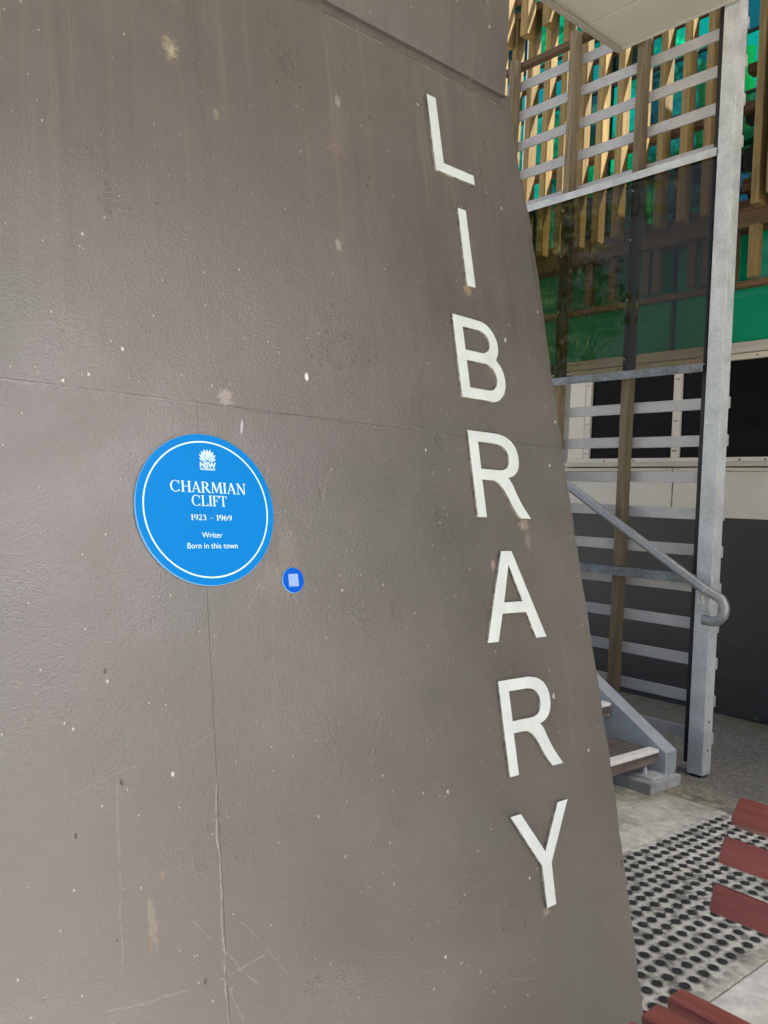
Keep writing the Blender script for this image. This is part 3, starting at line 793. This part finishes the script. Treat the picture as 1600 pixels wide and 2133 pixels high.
# upper glazing set back behind the timber screen
rg = random.Random(11)
v = -2.0; GU = 8.2
while v < 9.0:
    wd = rg.choice((.30, .42, .55))
    z = 4.02
    for hgt in (.62,)*7:
        m_ = TINTS[rg.choice((0, 0, 1, 1, 2, 3, 3, 4))]
        box('window_pane', (GU, v+.012, z+.012), (GU+.01, v+wd-.012, z+hgt-.012), m_, lb); z += hgt
    box('mullion', (GU-.03, v+wd-.018, 4.02), (GU+.011, v+wd+.010, 8.37), CREAM if rg.random() < .45 else DARKST, lb)
    v += wd
for z in (4.02, 4.64, 5.26, 5.88, 6.50, 7.12, 7.74):
    box('transom', (GU-.02, -2.0, z-.012), (GU+.0112, 9.0, z+.011), DARKST, lb)
box('upper_wall', (GU+.02, -6.0, 4.011), (9.2, 9.2, 8.40), DARKST, lb)
box('upper_wall', (6.45, -6.0, 4.011), (7.9, .6, 14.5), DARKW, lb)  # unseen wing, raised to block the sun from paving and wall
box('roof', (GU-.05, -6.2, 8.41), (9.4, 9.4, 8.5), UPPERW, lb)
box('roof', (5.25, -2.2, 6.55), (7.9, 2.85, 6.75), SOFF, lb)  # unseen slab added to shade the nearer battens and the lane
# recess beyond the end panel
box('recess_wall', (6.72, 4.87, 1.556), (6.9, 9.0, 2.90), UPPERW, lb)
box('recess_frame', (6.60, 4.90, 1.556), (6.66, 4.96, 2.90), GALV, lb)

# ------------------------------------------------------------------ timber batten screen in front of the upper glass
bs = thing('batten_screen', (6.2, 4, 3.86), 'upper screen of upright brown timber battens, its far ones lit yellow by the sun', 'screen')
bme = {}
def batten(v, z0, z1, u=6.13, wd=.062, dp=.115, mat=BATT):
    key = (round(z1-z0, 3), wd, dp, mat.name)
    if key not in bme: bme[key] = MB().box((0, -wd/2, 0), (dp, wd/2, z1-z0)).mesh('batten', mat, False, .004, 1)
    j = random.uniform(-.006, .006)
    return rep('batten', bme[key], bs, (u+j, v+j, z0))
k = 0; v = 5.26+.205*9
while v > .7:
    batten(v, 3.93, 6.28 if v > 3.9 else 7.2); v -= .2048
box('rail', (6.26, .5, 3.928), (6.33, 7.3, 4.02), RAILW, bs, .004)
for z in (4.71, 5.63):
    box('rail', (6.262, .5, z), (6.33, 7.3, z+.075), RAILW, bs, .004)
box('rail', (6.135, 3.9, 6.284), (6.33, 7.3, 6.36), RAILW, bs, .004)
for v in (5.86, 5.50, 5.24, 4.98, 4.72):
    batten(v, 6.00, 7.6, 5.985, .085, .12)
box('rail', (6.108, 3.5, 6.42), (6.134, 7.3, 6.50), RAILW, bs, .004)
# short dark battens over the upper green panels
for v in (3.045, 3.25, 3.47, 3.60, 3.92, 4.02, 4.35, 4.60, 4.85, 2.6, 2.2, 1.8):
    big = v in (3.045, 2.6)
    batten(v, 3.43 if not big else 3.40, 3.80, 6.30 if not big else 6.22, .07 if not big else .085, .055, RAILW if not big else BATT)
# heavier dark framing seen to the right of the steel post
for z, h in ((4.12, .10), (4.30, .16), (4.66, .14), (5.05, .07)):
    box('cross_beam', (6.34, .6, z), (6.44, 3.22, z+h), RAILW if h < .12 else DARKST, bs, .004)
box('stair_post', (6.03, 2.80, 3.95), (6.12, 2.88, 6.5), POSTW, bs, .004)

# ------------------------------------------------------------------ canopy over the path
cn = thing('canopy', (1, .5, 4.6), 'flat beige soffit overhead, its corner hanging into the top of the view', 'canopy')
VF, VC = -1.7, 1.75  # unseen front edges, set to keep sun off the wall and let sky in
edges = [-.3, .4, 1.7, 2.7, 3.95, 4.300]
for a, b in zip(edges[:-1], edges[1:]):
    box('soffit_panel', (a+.003, VF if b < 4 else VC, 4.602), (b-.003, 3.235, 4.64), SOFF, cn, .003)
box('soffit_panel', (4.303, VC, 4.598), (4.664, 3.235, 4.64), SOFF, cn, .003)
box('edge_trim', (-.3, 3.238, 4.585), (4.69, 3.275, 4.76), SOFFD, cn, .004)
box('edge_trim', (4.667, VC, 4.594), (4.69, 3.237, 4.76), SOFF, cn, .003)
box('upper_storey', (-.3, VF, 4.641), (3.95, 3.2, 7.2), UPPERW, cn)
box('parapet', (3.951, VC, 4.641), (4.66, 3.2, 4.9), UPPERW, cn)  # unseen, kept low so more sky light comes in

# ------------------------------------------------------------------ tactile studs
tp = thing('tactile_paving', (3.4, 1.72, 0), 'field of small round black tactile studs on pale concrete', 'tactile paving')
def stud_mesh():
    n = 10; mb = MB(); vs = []
    for r, z in ((.0180, 0), (.0174, .0040), (.0110, .0064)): vs += [(r*math.cos(2*math.pi*k/n), r*math.sin(2*math.pi*k/n), z) for k in range(n)]
    mb.add(vs, [(i*n+k, i*n+(k+1) % n, (i+1)*n+(k+1) % n, (i+1)*n+k) for i in range(2) for k in range(n)]+[tuple(range(2*n, 3*n))])
    return mb.mesh('stud', STUD, True)
sm = stud_mesh(); P_ = .0627; spots = []
for r in range(12):
    vv = 1.378+P_*r
    u = 4.168
    us = u+.0; k = 0
    while us-k*P_ > 2.30:
        uu = us-k*P_; k += 1
        # the wall's lower edge hides the studs that lie behind this line
        hid = uu < 2.42+(vv-1.378)*1.15
        spots.append((hid, uu, vv))
vis = [q for q in spots if not q[0]][:298]
for _, uu, vv in vis:
    o = rep('stud', sm, tp, (uu+random.uniform(-.0015, .0015), vv+random.uniform(-.0015, .0015), .0001))
hid = [q for q in spots if q not in vis]
mb = MB()
src = [tuple(v_.co) for v_ in sm.vertices]; fcs = [tuple(p.vertices) for p in sm.polygons]
for _, uu, vv in hid: mb.add([(a+uu, b+vv, c+.0001) for a, b, c in src], fcs)
if mb.v: part('stud_cluster', mb, STUD, tp)['kind'] = 'stuff'
for r in range(4, 12):
    vv = 1.378+P_*r
    box('link_strip', (2.5+(vv-1.378)*1.1, vv-.002, .0001), (4.168, vv+.002, .0016), STUD, tp)

# ------------------------------------------------------------------ bench
bn = thing('park_bench', (1.8, .0, 0), 'slatted park bench with glossy red brown timber slats', 'bench')
VE, VS = .984, -.86
def bslat(name, c, d, wd, th):
    """slat along v with its upper face through (u, z) pairs c -> c + d*wd"""
    a = Vector((c[0], 0, c[1])); d = Vector((d[0], 0, d[1])).normalized(); nn = Vector((d.z, 0, -d.x))
    if nn.z > 0 and abs(d.x) > .9: nn = -nn
    return a, d, nn
def slat(c0, c1, th, nsign=1):
    a = Vector((c0[0], 0, c0[1])); b = Vector((c1[0], 0, c1[1])); d = (b-a).normalized()
    nn = Vector((d.z, 0, -d.x))*nsign
    q = [a, b, b+nn*th, a+nn*th]
    mb = MB().prism([(p.x, p.z) for p in q], VS, VE, lambda p, t: (p[0], t, p[1]))
    return part('slat', mb, BENCH, bn, .009, False, 3)
# seat, rear slat first
for a, b in ((1.838, 1.776), (1.738, 1.667), (1.631, 1.562), (1.526, 1.456)): slat((a, .450), (b, .448), .040, -1)
# back, top slat first (front face from its upper to its lower edge)
slat((2.083, .852), (2.036, .799), .040, -1)
slat((2.013, .768), (1.980, .711), .036, -1)
slat((1.972, .660), (1.948, .597), .036, -1)
for v in (.42, -.70):
    f = MB().tube([(1.50, v, 0), (1.50, v, .385)], .018, 8); f.tube([(1.44, v, .392), (1.86, v, .396)], .016, 8)
    f.tube([(1.84, v, 0), (1.86, v, .396), (2.01, v, .60), (2.045, v, .70), (2.12, v, .80)], .018, 8)
    part('leg_frame', f, GALVD, bn, 0, True)

# ------------------------------------------------------------------ small things
rg = random.Random(3)
def flake(mb, p, r, flat=True):
    a = rg.uniform(0, 6.28); vs = []
    for k in range(5):
        q = a+k*1.2566; rr = r*rg.uniform(.5, 1.1)
        vs.append((p[0]+rr*math.cos(q), p[1]+rr*math.sin(q)*.7, p[2]+rg.uniform(0, r*.35)))
    mb.add(vs, [(0, 1, 2, 3, 4)])
lt = MB()
for _ in range(70):
    flake(lt, (4.42+rg.gauss(0, .07), 2.36+rg.gauss(0, .07), .003), rg.uniform(.004, .012))
for _ in range(60):
    flake(lt, (4.15+rg.uniform(-.1, .3), 2.45+rg.gauss(0, .015), .003), rg.uniform(.003, .008))
for _ in range(70):
    flake(lt, (4.311+rg.gauss(0, .012), rg.uniform(1.9, 2.45), .003), rg.uniform(.003, .008))
for _ in range(50):
    flake(lt, (rg.uniform(4.4, 6.3), rg.uniform(1.8, 3.4), .003), rg.uniform(.004, .010))
o = part('leaf_litter', lt, LITTER, None); o['kind'] = 'stuff'; o['label'] = 'scattered dry leaf bits on the concrete by the footing'; o['category'] = 'litter'
dl = MB(); dl.add([(4.352, 2.868, .327), (4.372, 2.858, .333), (4.388, 2.866, .345), (4.384, 2.886, .352), (4.362, 2.892, .340), (4.368, 2.872, .337)], [(0, 1, 5), (1, 2, 5), (2, 3, 5), (3, 4, 5), (4, 0, 5)])
dl.add([(4.352, 2.868, .324), (4.388, 2.866, .342), (4.362, 2.892, .337)], [(0, 2, 1)])
dl.v = [(a, b+.03, c-.003) for a, b, c in dl.v]
tag(part('dry_leaf', dl, DRY, None), 'orange dry leaf lodged under the second stair tread', 'leaf')
tw = MB()
for _ in range(26):
    a = Vector((4.70+rg.uniform(-.006, .02), 2.60+rg.uniform(-.01, .09), 2.483+rg.uniform(0, .012)))
    d = Vector((rg.uniform(-.02, .01), rg.uniform(-.04, .04), rg.uniform(-.012, .02)))
    tw.tube([a, a+d*.6+Vector((0, 0, .004)), a+d], .0012, 4)
for k in range(3):
    a = Vector((4.698, 2.635+.012*k, 2.482)); tw.tube([a, a+Vector((-.006, .006, -.02)), a+Vector((-.005, .012-.01*k, -.07+.02*k))], .0011, 4)
tag(part('twig_tuft', tw, LITTER, None), 'tuft of dry twigs caught on the rail beside the steel post', 'twigs')
wd_ = MB()
for k in range(16):
    a = k*2.4; L = rg.uniform(.04, .075); b = Vector((6.385, 2.905, 0.0)); d = Vector((math.cos(a)*.7-.25, math.sin(a), 0)).normalized()
    q = Vector((-d.y, d.x, 0))*.007; top = b+d*L+Vector((0, 0, L*rg.uniform(.5, 1.1))); mid = b+d*L*.5+Vector((0, 0, L*.55))
    wd_.add([b, mid+q, top, mid-q], [(0, 1, 2, 3)])
tag(part('weed', wd_, WEED, None), 'small green weed growing at the foot of the dark wall', 'weed')

# ------------------------------------------------------------------ trees mirrored in the glass
def tree(name, p, hgt, rad, n, mat, label, palm=False):
    t = thing(name, p, label, 'tree', 'trees mirrored in the upper glass')
    tk = MB(); P0 = Vector(p)
    pts = [P0+Vector((.15*math.sin(i*.9), .12*math.cos(i*1.3), hgt*.62*i/6)) for i in range(7)]
    tk.tube(pts, [.22-.025*i for i in range(7)], 8)
    for k in range(6):
        a = k*1.05; s = pts[3+k % 4]
        tk.tube([s, s+Vector((math.cos(a)*rad*.4, math.sin(a)*rad*.4, hgt*.14)), s+Vector((math.cos(a)*rad*.75, math.sin(a)*rad*.75, hgt*.22))], [.08, .05, .02], 6)
    part('trunk', tk, BARK, t)
    cr = MB(); r = random.Random(n)
    cl = [(P0+Vector((r.gauss(0, rad*.5), r.gauss(0, rad*.5), hgt*r.uniform(.45, 1.0))), r.uniform(.5, 1.0)*rad*.45) for _ in range(26)]
    for _ in range(n):
        c, q = r.choice(cl); d = Vector((r.gauss(0, 1), r.gauss(0, 1), r.gauss(0, .8)))
        d = d.normalized()*q*r.random()**.4
        b = c+d; ax = Vector((r.gauss(0, 1), r.gauss(0, 1), r.gauss(0, 1)-.4)).normalized(); sd = ax.orthogonal().normalized()
        L = r.uniform(.18, .34)
        cr.add([b, b+ax*L*.5+sd*L*.22, b+ax*L, b+ax*L*.5-sd*L*.22], [(0, 1, 2, 3)])
    part('crown', cr, mat, t)
tree('street_tree', (-6.5, 13.5, -.03), 11, 3.0, 4200, LEAF[0], 'mid green street tree standing nearest behind the wall')
tree('street_tree', (-8.0, 17.5, -.03), 20, 4.4, 7000, LEAF[1], 'tall dark street tree behind the nearer two')
tree('street_tree', (-1.0, 21.0, -.03), 10, 2.8, 3600, LEAF[0], 'light green street tree beyond the stairs')
